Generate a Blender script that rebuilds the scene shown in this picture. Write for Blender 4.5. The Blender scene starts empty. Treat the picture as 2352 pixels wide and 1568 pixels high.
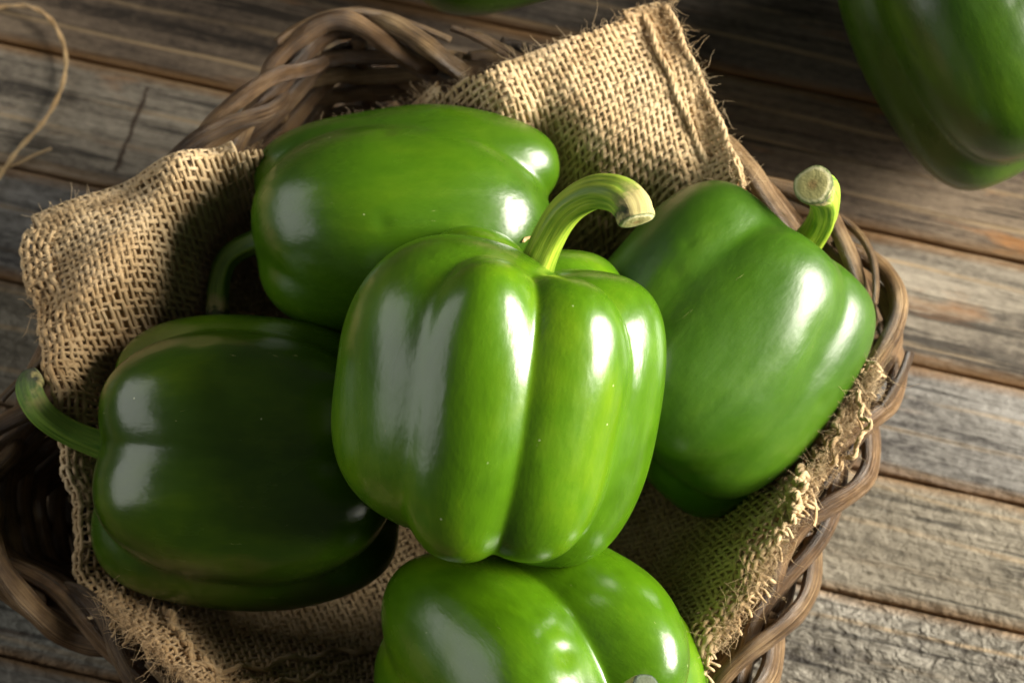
import bpy, math, random
import numpy as np
from mathutils import Vector, noise as mnoise

random.seed(7); rng = np.random.default_rng(7)
scene = bpy.context.scene
COL = scene.collection
R = math.radians

# ------------------------------------------------------------------ camera
TILT, DIST, FOC = R(16), 0.90, 100.0
FW = np.array([0, math.sin(TILT), -math.cos(TILT)])
UP = np.array([0, math.cos(TILT), math.sin(TILT)])
RT = np.array([1.0, 0, 0])
CAM = -DIST * FW
cd = bpy.data.cameras.new("camera"); cd.lens = FOC; cd.sensor_width = 36; cd.clip_start = .05; cd.clip_end = 20
cam = bpy.data.objects.new("camera", cd); COL.objects.link(cam)
cam.location = CAM; cam.rotation_euler = (TILT, 0, 0); scene.camera = cam
cd.dof.use_dof = True; cd.dof.focus_distance = 0.775; cd.dof.aperture_fstop = 13.0; cd.dof.aperture_blades = 9

# ------------------------------------------------------------------ light
world = bpy.data.worlds.new("World"); scene.world = world; world.use_nodes = True
world.node_tree.nodes["Background"].inputs[0].default_value = (1, .97, .92, 1)
world.node_tree.nodes["Background"].inputs[1].default_value = 0.045

def area(name, loc, target, sx, sy, power, col):
    l = bpy.data.lights.new(name, 'AREA'); l.shape = 'RECTANGLE'; l.size = sx; l.size_y = sy
    l.energy = power; l.color = col
    o = bpy.data.objects.new(name, l); COL.objects.link(o); o.location = loc
    d = Vector(target) - Vector(loc); o.rotation_euler = d.to_track_quat('-Z', 'Y').to_euler()
    return o
key = area("key_lamp", (.88, .03, .47), (-.03, -.08, .06), .72, .50, 8.2, (1, .94, .82))
key.data.spread = R(64)
area("fill_lamp", (-.80, .08, .45), (0, 0, .08), .95, .60, 3.9, (1, 1, .95))

scene.view_settings.view_transform = 'Standard'; scene.view_settings.look = 'None'
scene.view_settings.exposure = 0; scene.view_settings.gamma = 1

# ------------------------------------------------------------------ helpers
def U(px, py, z):
    """point of the table scene seen at frame position (2352 x 1568) at real height z (m)"""
    nx = (px - 1176) / 2352 * 36 / FOC; ny = -(py - 784) / 2352 * 36 / FOC
    d = FW + nx * RT + ny * UP
    return CAM + d * ((z - CAM[2]) / d[2])

def view_vec(v):
    w = v[0] * RT + v[1] * UP - v[2] * FW
    return w / np.linalg.norm(w)

def tag(o, label=None, cat=None, group=None, kind=None):
    if label: o['label'] = label
    if cat: o['category'] = cat
    if group: o['group'] = group
    if kind: o['kind'] = kind
    return o

def empty(name, loc=(0, 0, 0)):
    o = bpy.data.objects.new(name, None); COL.objects.link(o); o.location = loc; o.empty_display_size = .02
    return o

def link(name, me, mat=None, parent=None):
    o = bpy.data.objects.new(name, me); COL.objects.link(o)
    if mat: me.materials.append(mat)
    if parent:
        o.parent = parent
        bpy.context.view_layer.update() if False else None
        o.location = -Vector(parent_world(parent)) if parent_world(parent) is not None else (0, 0, 0)
    return o

def parent_world(p):
    v = Vector((0, 0, 0))
    while p is not None:
        v += p.location; p = p.parent
    return v

def mesh_quads(name, V, F, uv=None, smooth=True):
    """V (n,3), F (m,4) ints; -1 in the last column marks a triangle"""
    V = np.asarray(V, dtype=np.float32); F = np.asarray(F, dtype=np.int32)
    me = bpy.data.meshes.new(name)
    if F.shape[1] == 4 and (F[:, 3] < 0).any():
        me.from_pydata(V.tolist(), [], [tuple(f[:3]) if f[3] < 0 else tuple(f) for f in F.tolist()])
    else:
        k = F.shape[1]; m = len(F)
        me.vertices.add(len(V)); me.vertices.foreach_set('co', V.ravel())
        me.loops.add(m * k); me.loops.foreach_set('vertex_index', F.ravel())
        me.polygons.add(m)
        me.polygons.foreach_set('loop_start', np.arange(0, m * k, k, dtype=np.int32))
        me.polygons.foreach_set('loop_total', np.full(m, k, dtype=np.int32))
        me.update(calc_edges=True)
    if uv is not None:
        uv = np.asarray(uv, dtype=np.float32)
        l = me.uv_layers.new(name='UVMap')
        idx = np.empty(len(me.loops), dtype=np.int32); me.loops.foreach_get('vertex_index', idx)
        l.data.foreach_set('uv', uv[idx].ravel())
    me.polygons.foreach_set('use_smooth', np.full(len(me.polygons), smooth))
    me.validate()
    return me

def catmull(P, n, closed=False):
    P = np.asarray(P, float); m = len(P)
    if not closed:
        Q = np.vstack([2 * P[0] - P[1], P, 2 * P[-1] - P[-2]])
    else:
        Q = np.vstack([P[-1], P, P[0], P[1]])
    segs = m if closed else m - 1
    out = []
    for t in np.linspace(0, segs, n, endpoint=not closed):
        i = min(int(t), segs - 1); f = t - i
        a, b, c, d = Q[i], Q[i + 1], Q[i + 2], Q[i + 3]
        out.append(.5 * (2 * b + (c - a) * f + (2 * a - 5 * b + 4 * c - d) * f * f + (3 * b - a - 3 * c + d) * f ** 3))
    return np.array(out)

def frames(P, closed=False):
    T = np.gradient(P, axis=0)
    if closed:
        T = np.roll(P, -1, 0) - np.roll(P, 1, 0)
    T /= np.linalg.norm(T, axis=1, keepdims=True) + 1e-12
    N = np.zeros_like(P)
    r = np.array([0, 0, 1.0]) if abs(T[0][2]) < .9 else np.array([0, 1.0, 0])
    n = r - T[0] * r.dot(T[0]); n /= np.linalg.norm(n); N[0] = n
    for i in range(1, len(P)):
        n = N[i - 1] - T[i] * N[i - 1].dot(T[i]); n /= np.linalg.norm(n) + 1e-12; N[i] = n
    return T, N, np.cross(T, N)

def tube(P, rad, sides=8, closed=False, caps=True, prof=None):
    """V, F, UV of a tube along P with radius array; prof(angle array, i) -> radius factor"""
    P = np.asarray(P, float); n = len(P)
    rad = np.broadcast_to(np.asarray(rad, float), (n,))
    T, N, B = frames(P, closed)
    a = np.linspace(0, 2 * math.pi, sides, endpoint=False)
    pf = np.ones((n, sides)) if prof is None else prof(a, n)
    V = P[:, None, :] + (rad[:, None] * pf)[:, :, None] * (np.cos(a)[None, :, None] * N[:, None, :] + np.sin(a)[None, :, None] * B[:, None, :])
    V = V.reshape(-1, 3)
    L = np.concatenate([[0], np.cumsum(np.linalg.norm(np.diff(P, axis=0), axis=1))])
    UVs = np.stack([np.repeat(L, sides), np.tile(1 - np.abs(2 * np.arange(sides) / sides - 1), n)], 1)
    F = []
    m = n if closed else n - 1
    i = np.arange(m)[:, None] * sides; j = np.arange(sides)[None, :]; j2 = (j + 1) % sides
    i2 = ((np.arange(m) + 1) % n)[:, None] * sides
    F = np.stack([i + j, i + j2, i2 + j2, i2 + j], -1).reshape(-1, 4)
    if caps and not closed:
        V = np.vstack([V, P[0], P[-1]]); UVs = np.vstack([UVs, [0, .5], [L[-1], .5]])
        c0, c1 = len(V) - 2, len(V) - 1; b = (n - 1) * sides
        jj = np.arange(sides); kk = (jj + 1) % sides
        F = np.vstack([F, np.stack([kk, jj, np.full(sides, c0), np.full(sides, -1)], 1),
                       np.stack([b + jj, b + kk, np.full(sides, c1), np.full(sides, -1)], 1)])
    return V, F, UVs

class Bag:
    """collects tubes of equal topology (quads only) into one mesh"""
    def __init__(s): s.V = []; s.F = []; s.UV = []; s.n = 0
    def add(s, V, F, UV):
        s.V.append(V); s.F.append(F + s.n); s.UV.append(UV); s.n += len(V)
    def build(s, name, mat, parent):
        return link(name, mesh_quads(name, np.vstack(s.V), np.vstack(s.F), np.vstack(s.UV)), mat, parent)

# ------------------------------------------------------------------ material helpers
def new_mat(name):
    m = bpy.data.materials.new(name); m.use_nodes = True
    nt = m.node_tree; b = nt.nodes['Principled BSDF']
    return m, nt, b
def nd(nt, typ, **kw):
    n = nt.nodes.new(typ)
    for k, v in kw.items():
        if k.startswith('i_'):
            n.inputs[k[2:].replace('_', ' ')].default_value = v
        else: setattr(n, k, v)
    return n
def ramp(nt, src, stops, interp='LINEAR'):
    r = nd(nt, 'ShaderNodeValToRGB'); r.color_ramp.interpolation = interp
    e = r.color_ramp.elements
    while len(e) < len(stops): e.new(.5)
    for k, (p, c) in zip(e, stops):
        k.position = p; k.color = (*c, 1) if len(c) == 3 else c
    nt.links.new(src, r.inputs[0]); return r.outputs[0]
def mapping(nt, src, scale=(1, 1, 1), loc=(0, 0, 0), rot=(0, 0, 0)):
    m = nd(nt, 'ShaderNodeMapping'); nt.links.new(src, m.inputs[0])
    m.inputs['Scale'].default_value = scale; m.inputs['Location'].default_value = loc; m.inputs['Rotation'].default_value = rot
    return m.outputs[0]
def noise_tex(nt, vec, scale, detail=4, rough=.55, dist=0):
    n = nd(nt, 'ShaderNodeTexNoise'); nt.links.new(vec, n.inputs['Vector'])
    n.inputs['Scale'].default_value = scale; n.inputs['Detail'].default_value = detail
    n.inputs['Roughness'].default_value = rough; n.inputs['Distortion'].default_value = dist
    return n.outputs[0]
def mix(nt, f, a, b, mode='MIX'):
    m = nd(nt, 'ShaderNodeMix', data_type='RGBA', blend_type=mode)
    for v, s in ((f, m.inputs[0]), (a, m.inputs[6]), (b, m.inputs[7])):
        if isinstance(v, bpy.types.NodeSocket): nt.links.new(v, s)
        else: s.default_value = v if isinstance(v, (int, float)) else (*v, 1)
    return m.outputs[2]
def math_n(nt, op, a, b=0.0):
    m = nd(nt, 'ShaderNodeMath', operation=op)
    for v, s in ((a, m.inputs[0]), (b, m.inputs[1])):
        if isinstance(v, bpy.types.NodeSocket): nt.links.new(v, s)
        else: s.default_value = v
    return m.outputs[0]
def bump(nt, h, strength, dist, prev=None):
    b = nd(nt, 'ShaderNodeBump'); b.inputs['Strength'].default_value = strength; b.inputs['Distance'].default_value = dist
    nt.links.new(h, b.inputs['Height'])
    if prev is not None: nt.links.new(prev, b.inputs['Normal'])
    return b.outputs[0]

# ------------------------------------------------------------------ materials
def wood_mat(i, dark, mid, pale, rough_saw=0.0, orange=.35, crack=None):
    m, nt, b = new_mat('weathered_wood_%d' % i)
    tc = nd(nt, 'ShaderNodeTexCoord').outputs['Object']
    off = (i * 3.7, i * 1.9, 0)
    g = mapping(nt, tc, (7, 95, 40), off)
    warp = noise_tex(nt, mapping(nt, tc, (9, 30, 10), off), 1.0, 3)
    n1 = noise_tex(nt, g, 1.0, 8, .62, .6)
    n2 = noise_tex(nt, mapping(nt, tc, (25, 420, 100), off), 1.0, 5, .7, .3)
    n3 = noise_tex(nt, mapping(nt, tc, (260, 520, 300), off), 1.0, 4, .65)
    n4 = noise_tex(nt, mapping(nt, tc, (16, 26, 10), off), 1.0, 3, .5)
    s = math_n(nt, 'ADD', math_n(nt, 'MULTIPLY', n1, .55), math_n(nt, 'ADD', math_n(nt, 'MULTIPLY', n2, .30), math_n(nt, 'MULTIPLY', n3, .34)))
    s = math_n(nt, 'ADD', s, math_n(nt, 'MULTIPLY', math_n(nt, 'SUBTRACT', n4, .5), .35))
    c = ramp(nt, s, [(.45, dark), (.56, mid), (.66, tuple(.5 * (x + y) for x, y in zip(mid, pale))), (.78, pale)])
    # thin pale tan growth lines
    w = nd(nt, 'ShaderNodeTexWave', wave_type='BANDS', bands_direction='Y'); w.inputs['Scale'].default_value = 26
    w.inputs['Distortion'].default_value = 5; w.inputs['Detail'].default_value = 3; w.inputs['Detail Scale'].default_value = .6
    nt.links.new(mapping(nt, tc, (.25, 1, 1), off), w.inputs['Vector'])
    lines = math_n(nt, 'MULTIPLY', ramp(nt, w.outputs[1], [(.93, (0, 0, 0)), (1, (1, 1, 1))]), ramp(nt, n1, [(.4, (0, 0, 0)), (.6, (1, 1, 1))]))
    c = mix(nt, math_n(nt, 'MULTIPLY', lines, .65), c, (.34, .24, .13))
    # fine dark drying checks along the grain
    ch = noise_tex(nt, mapping(nt, tc, (11, 330, 50), (off[0] + 9, off[1], 0)), 1.0, 4, .6, .4)
    chm = ramp(nt, ch, [(.36, (1, 1, 1)), (.43, (0, 0, 0))])
    c = mix(nt, math_n(nt, 'MULTIPLY', chm, .8), c, tuple(x * .6 for x in dark))
    # raw orange wood where the grey has worn off
    om = ramp(nt, noise_tex(nt, mapping(nt, tc, (12, 90, 10), (off[0] + 5, off[1] + 2, 0)), 1.0, 5, .6, .5), [(.60, (0, 0, 0)), (.74, (1, 1, 1))])
    c = mix(nt, math_n(nt, 'MULTIPLY', om, orange), c, (.30, .13, .035))
    # worn arrises: the edge band of the plank (uv.y = 0 on the arris)
    uv = nd(nt, 'ShaderNodeUVMap', uv_map='UVMap').outputs[0]
    sp = nd(nt, 'ShaderNodeSeparateXYZ'); nt.links.new(uv, sp.inputs[0])
    e = math_n(nt, 'ADD', sp.outputs[1], math_n(nt, 'MULTIPLY', math_n(nt, 'SUBTRACT', n1, .5), .006))
    em = ramp(nt, e, [(.0004, (1, 1, 1)), (.0014, (0, 0, 0))])
    c = mix(nt, math_n(nt, 'MULTIPLY', em, .75), c, (.20, .10, .03))
    if rough_saw:
        vr = noise_tex(nt, mapping(nt, tc, (170, 300, 100), off, (0, 0, .35)), 1.0, 4, .6, .5)
        c = mix(nt, math_n(nt, 'MULTIPLY', ramp(nt, vr, [(.36, (1, 1, 1)), (.48, (0, 0, 0))]), .75 * min(1, rough_saw)), c, (.035, .028, .022))
    if crack:                                            # an old split running across the grain
        (x0, y0), (x1, y1) = crack; ln = math.hypot(x1 - x0, y1 - y0); dx, dy = (x1 - x0) / ln, (y1 - y0) / ln
        so = nd(nt, 'ShaderNodeSeparateXYZ'); nt.links.new(tc, so.inputs[0])
        X = math_n(nt, 'SUBTRACT', so.outputs[0], x0); Y = math_n(nt, 'SUBTRACT', so.outputs[1], y0)
        al = math_n(nt, 'ADD', math_n(nt, 'MULTIPLY', X, dx), math_n(nt, 'MULTIPLY', Y, dy))
        pe = math_n(nt, 'ADD', math_n(nt, 'MULTIPLY', X, -dy), math_n(nt, 'MULTIPLY', Y, dx))
        pe = math_n(nt, 'ABSOLUTE', math_n(nt, 'ADD', pe, math_n(nt, 'MULTIPLY', math_n(nt, 'SUBTRACT', noise_tex(nt, tc, 120, 3), .5), .0045)))
        ck = math_n(nt, 'MULTIPLY', ramp(nt, math_n(nt, 'MULTIPLY', pe, 100), [(.02, (1, 1, 1)), (.12, (0, 0, 0))]),
                    math_n(nt, 'MULTIPLY', math_n(nt, 'GREATER_THAN', al, 0), math_n(nt, 'LESS_THAN', al, ln)))
        c = mix(nt, math_n(nt, 'MULTIPLY', ck, .9), c, (.028, .013, .006))
    nt.links.new(c, b.inputs['Base Color'])
    nt.links.new(ramp(nt, n2, [(.3, (.62,) * 3), (.7, (.86,) * 3)]), b.inputs['Roughness'])
    b.inputs['Specular IOR Level'].default_value = .3
    nb = bump(nt, n2, .55, .0012)
    nb = bump(nt, n1, .6, .0025, nb); nb = bump(nt, ch, .6, .002, nb)
    if rough_saw:
        nb = bump(nt, vr, rough_saw, .007, nb)
    nb = bump(nt, n3, .45, .0008, nb)
    nt.links.new(nb, b.inputs['Normal'])
    return m

def bark_mat(i, base, hi):
    m, nt, b = new_mat('willow_bark_%d' % i)
    uv = nd(nt, 'ShaderNodeUVMap', uv_map='UVMap').outputs[0]
    tc = nd(nt, 'ShaderNodeTexCoord').outputs['Object']
    st = noise_tex(nt, mapping(nt, uv, (10, 19, 1), (i * 3.1, i, 0)), 1.0, 4, .7, .05)
    mo = noise_tex(nt, mapping(nt, tc, (60, 60, 60), (i, 0, 0)), 1.0, 5, .6)
    fine = noise_tex(nt, mapping(nt, uv, (160, 60, 1)), 1.0, 4, .6)
    s = math_n(nt, 'ADD', math_n(nt, 'MULTIPLY', st, .55), math_n(nt, 'MULTIPLY', mo, .5))
    c = ramp(nt, s, [(.40, tuple(x * .28 for x in base)), (.50, base), (.63, hi)])
    nt.links.new(c, b.inputs['Base Color'])
    b.inputs['Roughness'].default_value = .42; b.inputs['Specular IOR Level'].default_value = .5
    nb = bump(nt, st, .9, .0020); nb = bump(nt, fine, .35, .0006, nb)
    nt.links.new(nb, b.inputs['Normal'])
    return m

def burlap_mat(name, a, bcol, d):
    m, nt, b = new_mat(name)
    tc = nd(nt, 'ShaderNodeTexCoord').outputs['Object']
    uv = nd(nt, 'ShaderNodeUVMap', uv_map='UVMap').outputs[0]
    n1 = noise_tex(nt, mapping(nt, tc, (120, 120, 120)), 1.0, 4, .6)
    n2 = noise_tex(nt, mapping(nt, uv, (700, 9, 1), rot=(0, 0, .01)), 1.0, 3, .6, .5)
    n3 = noise_tex(nt, mapping(nt, tc, (14, 14, 14)), 1.0, 2)
    s = math_n(nt, 'ADD', math_n(nt, 'MULTIPLY', n1, .6), math_n(nt, 'MULTIPLY', n2, .45))
    c = ramp(nt, s, [(.36, d), (.52, a), (.70, bcol)])
    c = mix(nt, ramp(nt, n3, [(.45, (0, 0, 0)), (.65, (.35,) * 3)]), c, (.46, .25, .09))
    nt.links.new(c, b.inputs['Base Color'])
    b.inputs['Roughness'].default_value = .85; b.inputs['Specular IOR Level'].default_value = .15
    b.inputs['Sheen Weight'].default_value = .15
    nt.links.new(bump(nt, n2, .7, .0006), b.inputs['Normal'])
    return m

def pepper_mat(i, deep, mid, yel, rgh=.20):
    m, nt, b = new_mat('pepper_skin_%d' % i)
    tc = nd(nt, 'ShaderNodeTexCoord').outputs['Object']
    n1 = noise_tex(nt, mapping(nt, tc, (34, 34, 22), (i * 2.3, 0, i)), 1.0, 4, .55, .5)
    n2 = noise_tex(nt, mapping(nt, tc, (230, 230, 60), (i, 0, 0)), 1.0, 3, .6)
    s = math_n(nt, 'ADD', math_n(nt, 'MULTIPLY', n1, .8), math_n(nt, 'MULTIPLY', n2, .2))
    c = ramp(nt, s, [(.34, deep), (.52, mid), (.72, yel)])
    # fine pale lenticel specks
    v = nd(nt, 'ShaderNodeTexVoronoi'); v.inputs['Scale'].default_value = 170; nt.links.new(tc, v.inputs['Vector'])
    keep = ramp(nt, noise_tex(nt, tc, 260, 1), [(.60, (0, 0, 0)), (.66, (1, 1, 1))])
    dots = math_n(nt, 'MULTIPLY', ramp(nt, v.outputs[0], [(.035, (1, 1, 1)), (.07, (0, 0, 0))]), keep)
    c = mix(nt, math_n(nt, 'MULTIPLY', dots, .8), c, (.50, .55, .30))
    # faint dry scars and rubbed marks
    sc = noise_tex(nt, mapping(nt, tc, (70, 210, 60), (i * 7, 1, 0), (.4, .2, i)), 1.0, 5, .7, 2.5)
    scm = math_n(nt, 'MULTIPLY', ramp(nt, sc, [(.695, (0, 0, 0)), (.72, (1, 1, 1))]), .55)
    c = mix(nt, scm, c, (.30, .30, .12))
    nt.links.new(c, b.inputs['Base Color'])
    b.inputs['Subsurface Weight'].default_value = .10
    b.inputs['Subsurface Radius'].default_value = (.6, 1.0, .12); b.inputs['Subsurface Scale'].default_value = .004
    n5 = noise_tex(nt, mapping(nt, tc, (45, 45, 30), (i * 5, 2, 0)), 1.0, 4, .6, .4)
    nt.links.new(ramp(nt, math_n(nt, 'ADD', math_n(nt, 'MULTIPLY', n5, .7), math_n(nt, 'MULTIPLY', n2, .3)), [(.35, (rgh - .05,) * 3), (.65, (rgh + .10,) * 3)]), b.inputs['Roughness'])
    b.inputs['IOR'].default_value = 1.48
    b.inputs['Coat Weight'].default_value = .35; b.inputs['Coat Roughness'].default_value = .30
    fine = noise_tex(nt, mapping(nt, tc, (900, 900, 500)), 1.0, 2, .5)
    nb = bump(nt, fine, .035, .0005)
    nb = bump(nt, n2, .12, .0012, nb)
    mid_b = noise_tex(nt, mapping(nt, tc, (120, 120, 80), (i * 4, 0, 0)), 1.0, 3, .55)
    nb = bump(nt, mid_b, .15, .002, nb)
    nt.links.new(nb, b.inputs['Normal'])
    return m

def stem_mat(i, a, yel, dirt):
    m, nt, b = new_mat('pepper_stem_%d' % i)
    uv = nd(nt, 'ShaderNodeUVMap', uv_map='UVMap').outputs[0]
    tc = nd(nt, 'ShaderNodeTexCoord').outputs['Object']
    st = noise_tex(nt, mapping(nt, uv, (2.2, 10, 1), (i, i, 0)), 1.0, 4, .6, .1)
    mo = noise_tex(nt, mapping(nt, tc, (90, 90, 90)), 1.0, 4, .6)
    c = ramp(nt, math_n(nt, 'ADD', math_n(nt, 'MULTIPLY', st, .8), math_n(nt, 'MULTIPLY', mo, .2)), [(.38, a), (.5, tuple(.5 * (x + y) for x, y in zip(a, yel))), (.62, yel)])
    # bruised, dried skin towards the cut (uv.x runs 0 at the base .. 1 at the cut)
    sp = nd(nt, 'ShaderNodeSeparateXYZ'); nt.links.new(uv, sp.inputs[0])
    e = math_n(nt, 'ADD', sp.outputs[0], math_n(nt, 'MULTIPLY', math_n(nt, 'SUBTRACT', mo, .5), .5))
    c = mix(nt, ramp(nt, e, [(1 - dirt, (0, 0, 0)), (1 - dirt * .35, (1, 1, 1))]), c, mix(nt, ramp(nt, mo, [(.47, (0, 0, 0)), (.55, (1, 1, 1))]), (.035, .04, .022), (.36, .31, .12)))
    nt.links.new(c, b.inputs['Base Color'])
    nt.links.new(ramp(nt, e, [(.6, (.42,) * 3), (.95, (.85,) * 3)]), b.inputs['Roughness']); b.inputs['Subsurface Weight'].default_value = .15
    b.inputs['Subsurface Radius'].default_value = (.6, 1, .15); b.inputs['Subsurface Scale'].default_value = .002
    nt.links.new(bump(nt, st, .4, .001), b.inputs['Normal'])
    return m

def cut_mat():
    m, nt, b = new_mat('stem_cut_pith')
    uv = nd(nt, 'ShaderNodeUVMap', uv_map='UVMap').outputs[0]
    sp = nd(nt, 'ShaderNodeSeparateXYZ'); nt.links.new(uv, sp.inputs[0])
    tc = nd(nt, 'ShaderNodeTexCoord').outputs['Object']
    mo = noise_tex(nt, mapping(nt, tc, (500, 500, 500)), 1.0, 4, .6)
    e = math_n(nt, 'ADD', sp.outputs[0], math_n(nt, 'MULTIPLY', math_n(nt, 'SUBTRACT', mo, .5), .25))
    c = ramp(nt, e, [(0, (.32, .22, .08)), (.3, (.38, .34, .13)), (.72, (.42, .39, .16)), (.84, (.62, .58, .33)), (.97, (.12, .15, .05))])
    nt.links.new(c, b.inputs['Base Color']); b.inputs['Roughness'].default_value = .75
    nt.links.new(bump(nt, mo, .6, .0008), b.inputs['Normal'])
    return m

# ------------------------------------------------------------------ table of planks
table = tag(empty('wooden_table'), kind='structure', label='weathered grey brown plank table top under the basket')
gaps = [-775, -483, -193, 95, 380, 646, 937, 1228, 1520, 1815]
SL = .2155
looks = [((0.020, 0.016, 0.013), (0.077, 0.062, 0.047), (0.155, 0.128, 0.098), 0, .35),
         ((0.020, 0.017, 0.014), (0.060, 0.049, 0.039), (0.137, 0.113, 0.087), 0, .45),
         ((0.027, 0.020, 0.014), (0.085, 0.062, 0.043), (0.199, 0.150, 0.102), 0, .9),
         ((0.037, 0.031, 0.025), (0.131, 0.111, 0.086), (0.313, 0.274, 0.213), .0, .55),
         ((0.048, 0.043, 0.040), (0.157, 0.147, 0.132), (0.316, 0.302, 0.278), .20, .22),
         ((0.044, 0.038, 0.029), (0.141, 0.122, 0.090), (0.260, 0.231, 0.179), .35, .12),
         ((0.048, 0.042, 0.036), (0.162, 0.147, 0.118), (0.315, 0.293, 0.249), .75, .05),
         ((0.046, 0.043, 0.038), (0.139, 0.133, 0.112), (0.306, 0.298, 0.257), .45, .18),
         ((0.048, 0.045, 0.040), (0.153, 0.139, 0.117), (0.348, 0.326, 0.276), .3, .2)]
pa, pb = U(0, 0, 0), U(2352, 2352 * SL, 0)
pdir = (pb - pa) / np.linalg.norm(pb - pa); pperp = np.array([-pdir[1], pdir[0], 0])
pang = math.atan2(pdir[1], pdir[0])
def plank(i, g0, g1, look):
    c0, c1 = U(1176, g0 + 1176 * SL, 0), U(1176, g1 + 1176 * SL, 0)
    w = abs((c1 - c0).dot(pperp)); ctr = (c0 + c1) / 2
    n, half, th = 90, .34, .0040
    gap = .0003
    V, UVs = [], []
    ys = None
    r = np.random.default_rng(100 + i)
    ph = r.uniform(0, 10, 8)
    for k in range(n + 1):
        x = -half + 2 * half * k / n
        j0 = gap / 2 + .00012 * (1 + math.sin(x * 60 + ph[0]) * math.sin(x * 173 + ph[1])) + .00015 * r.random()
        j1 = gap / 2 + .00012 * (1 + math.sin(x * 70 + ph[2]) * math.sin(x * 151 + ph[3])) + .00015 * r.random()
        lo, hi = -w / 2 + j0, w / 2 - j1
        bv = .0006 + .0002 * math.sin(x * 90 + ph[4])
        cup = .0006 * math.sin(x * 9 + ph[5])
        prof = [(lo, -th, 0), (lo, -.0022, 0), (lo + bv * .35, -.0007, .0004), (lo + bv, 0, .0009), (lo + .006, .0001, .006),
                (lo + (hi - lo) * .35, cup, .012), (lo + (hi - lo) * .65, cup, .012),
                (hi - .006, .0001, .006), (hi - bv, 0, .0009), (hi - bv * .35, -.0007, .0004), (hi, -.0022, 0), (hi, -th, 0)]
        for y, z, e in prof:
            V.append((x, y, z)); UVs.append((x, e))
    m = len(prof); F = []
    for k in range(n):
        for j in range(m - 1):
            F.append((k * m + j, (k + 1) * m + j, (k + 1) * m + j + 1, k * m + j + 1))
    ck = None
    if i == 3:
        ck = [((U(x, y, 0) - ctr).dot(pdir), (U(x, y, 0) - ctr).dot(pperp)) for x, y in ((342, 200), (262, 392))]
    o = link('plank', mesh_quads('plank', V, F, UVs), wood_mat(i, *look, crack=ck), table)
    z = r.uniform(-.0008, 0)
    o.location = (ctr[0], ctr[1], z); o.rotation_euler = (0, 0, pang)
for i in range(9): plank(i, gaps[i], gaps[i + 1], looks[i])
bm_, nt_, bb_ = new_mat('dark_underside'); bb_.inputs['Base Color'].default_value = (.07, .035, .014, 1); bb_.inputs['Roughness'].default_value = .9
sub = mesh_quads('batten', [(-.5, -.5, -.0052), (.5, -.5, -.0052), (.5, .5, -.0052), (-.5, .5, -.0052), (-.5, -.5, -.022), (.5, -.5, -.022), (.5, .5, -.022), (-.5, .5, -.022)],
                 [(0, 1, 2, 3), (7, 6, 5, 4), (0, 4, 5, 1), (1, 5, 6, 2), (2, 6, 7, 3), (3, 7, 4, 0)], smooth=False)
link('under_board', sub, bm_, table)

# ------------------------------------------------------------------ basket
RIMZ = .060
rim_px = [(798, 78), (1000, 110), (1300, 200), (1600, 340), (1870, 520), (1995, 630), (2042, 770), (1985, 960), (1868, 1230), (1735, 1500),
          (1600, 1720), (1350, 1850), (1000, 1850), (650, 1740), (380, 1560), (160, 1405), (-20, 1275), (-70, 1130), (10, 985), (150, 830), (300, 610), (450, 395), (565, 250), (658, 144)]
rim3 = catmull([U(x, y, RIMZ) for x, y in rim_px], 480, True)
# even arc length
L = np.concatenate([[0], np.cumsum(np.linalg.norm(np.diff(np.vstack([rim3, rim3[:1]]), axis=0), axis=1))])
PERIM = L[-1]
def rim_at(s):
    s = np.mod(s, 1.0) * PERIM
    P = np.vstack([rim3, rim3[:1]])
    return np.stack([np.interp(s, L, P[:, k]) for k in range(3)], -1)
rc = rim3.mean(0)
def rim_normal(s):
    a, b = rim_at(s + .004), rim_at(s - .004)
    t = a - b; t[..., 2] = 0; t /= np.linalg.norm(t, axis=-1, keepdims=True)
    n = np.stack([-t[..., 1], t[..., 0], 0 * t[..., 0]], -1)
    c = rim_at(s) - rc
    sgn = np.sign((n * c).sum(-1, keepdims=True))
    return n * sgn
def wall_at(s, z, off=0.0):
    p = rim_at(s); k = .80 + .20 * np.clip(z / RIMZ, 0, 1.2) ** .8
    q = rc + (p - rc) * np.asarray(k)[..., None]
    q = q + rim_normal(s) * np.asarray(off)[..., None]
    q[..., 2] = z
    return q
basket = empty('wicker_basket', (rc[0], rc[1], 0))
tag(basket, 'round brown wicker basket with braided twig rim holding the burlap and peppers', 'basket')
barks = [bark_mat(0, (.112, .060, .025), (.27, .165, .078)), bark_mat(1, (.140, .079, .034), (.33, .215, .105)), bark_mat(2, (.080, .045, .021), (.21, .135, .068)), bark_mat(3, (.16, .095, .042), (.38, .26, .13))]
NS = 24
D_ = 1.0 / NS
rr = np.random.default_rng(3)
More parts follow.
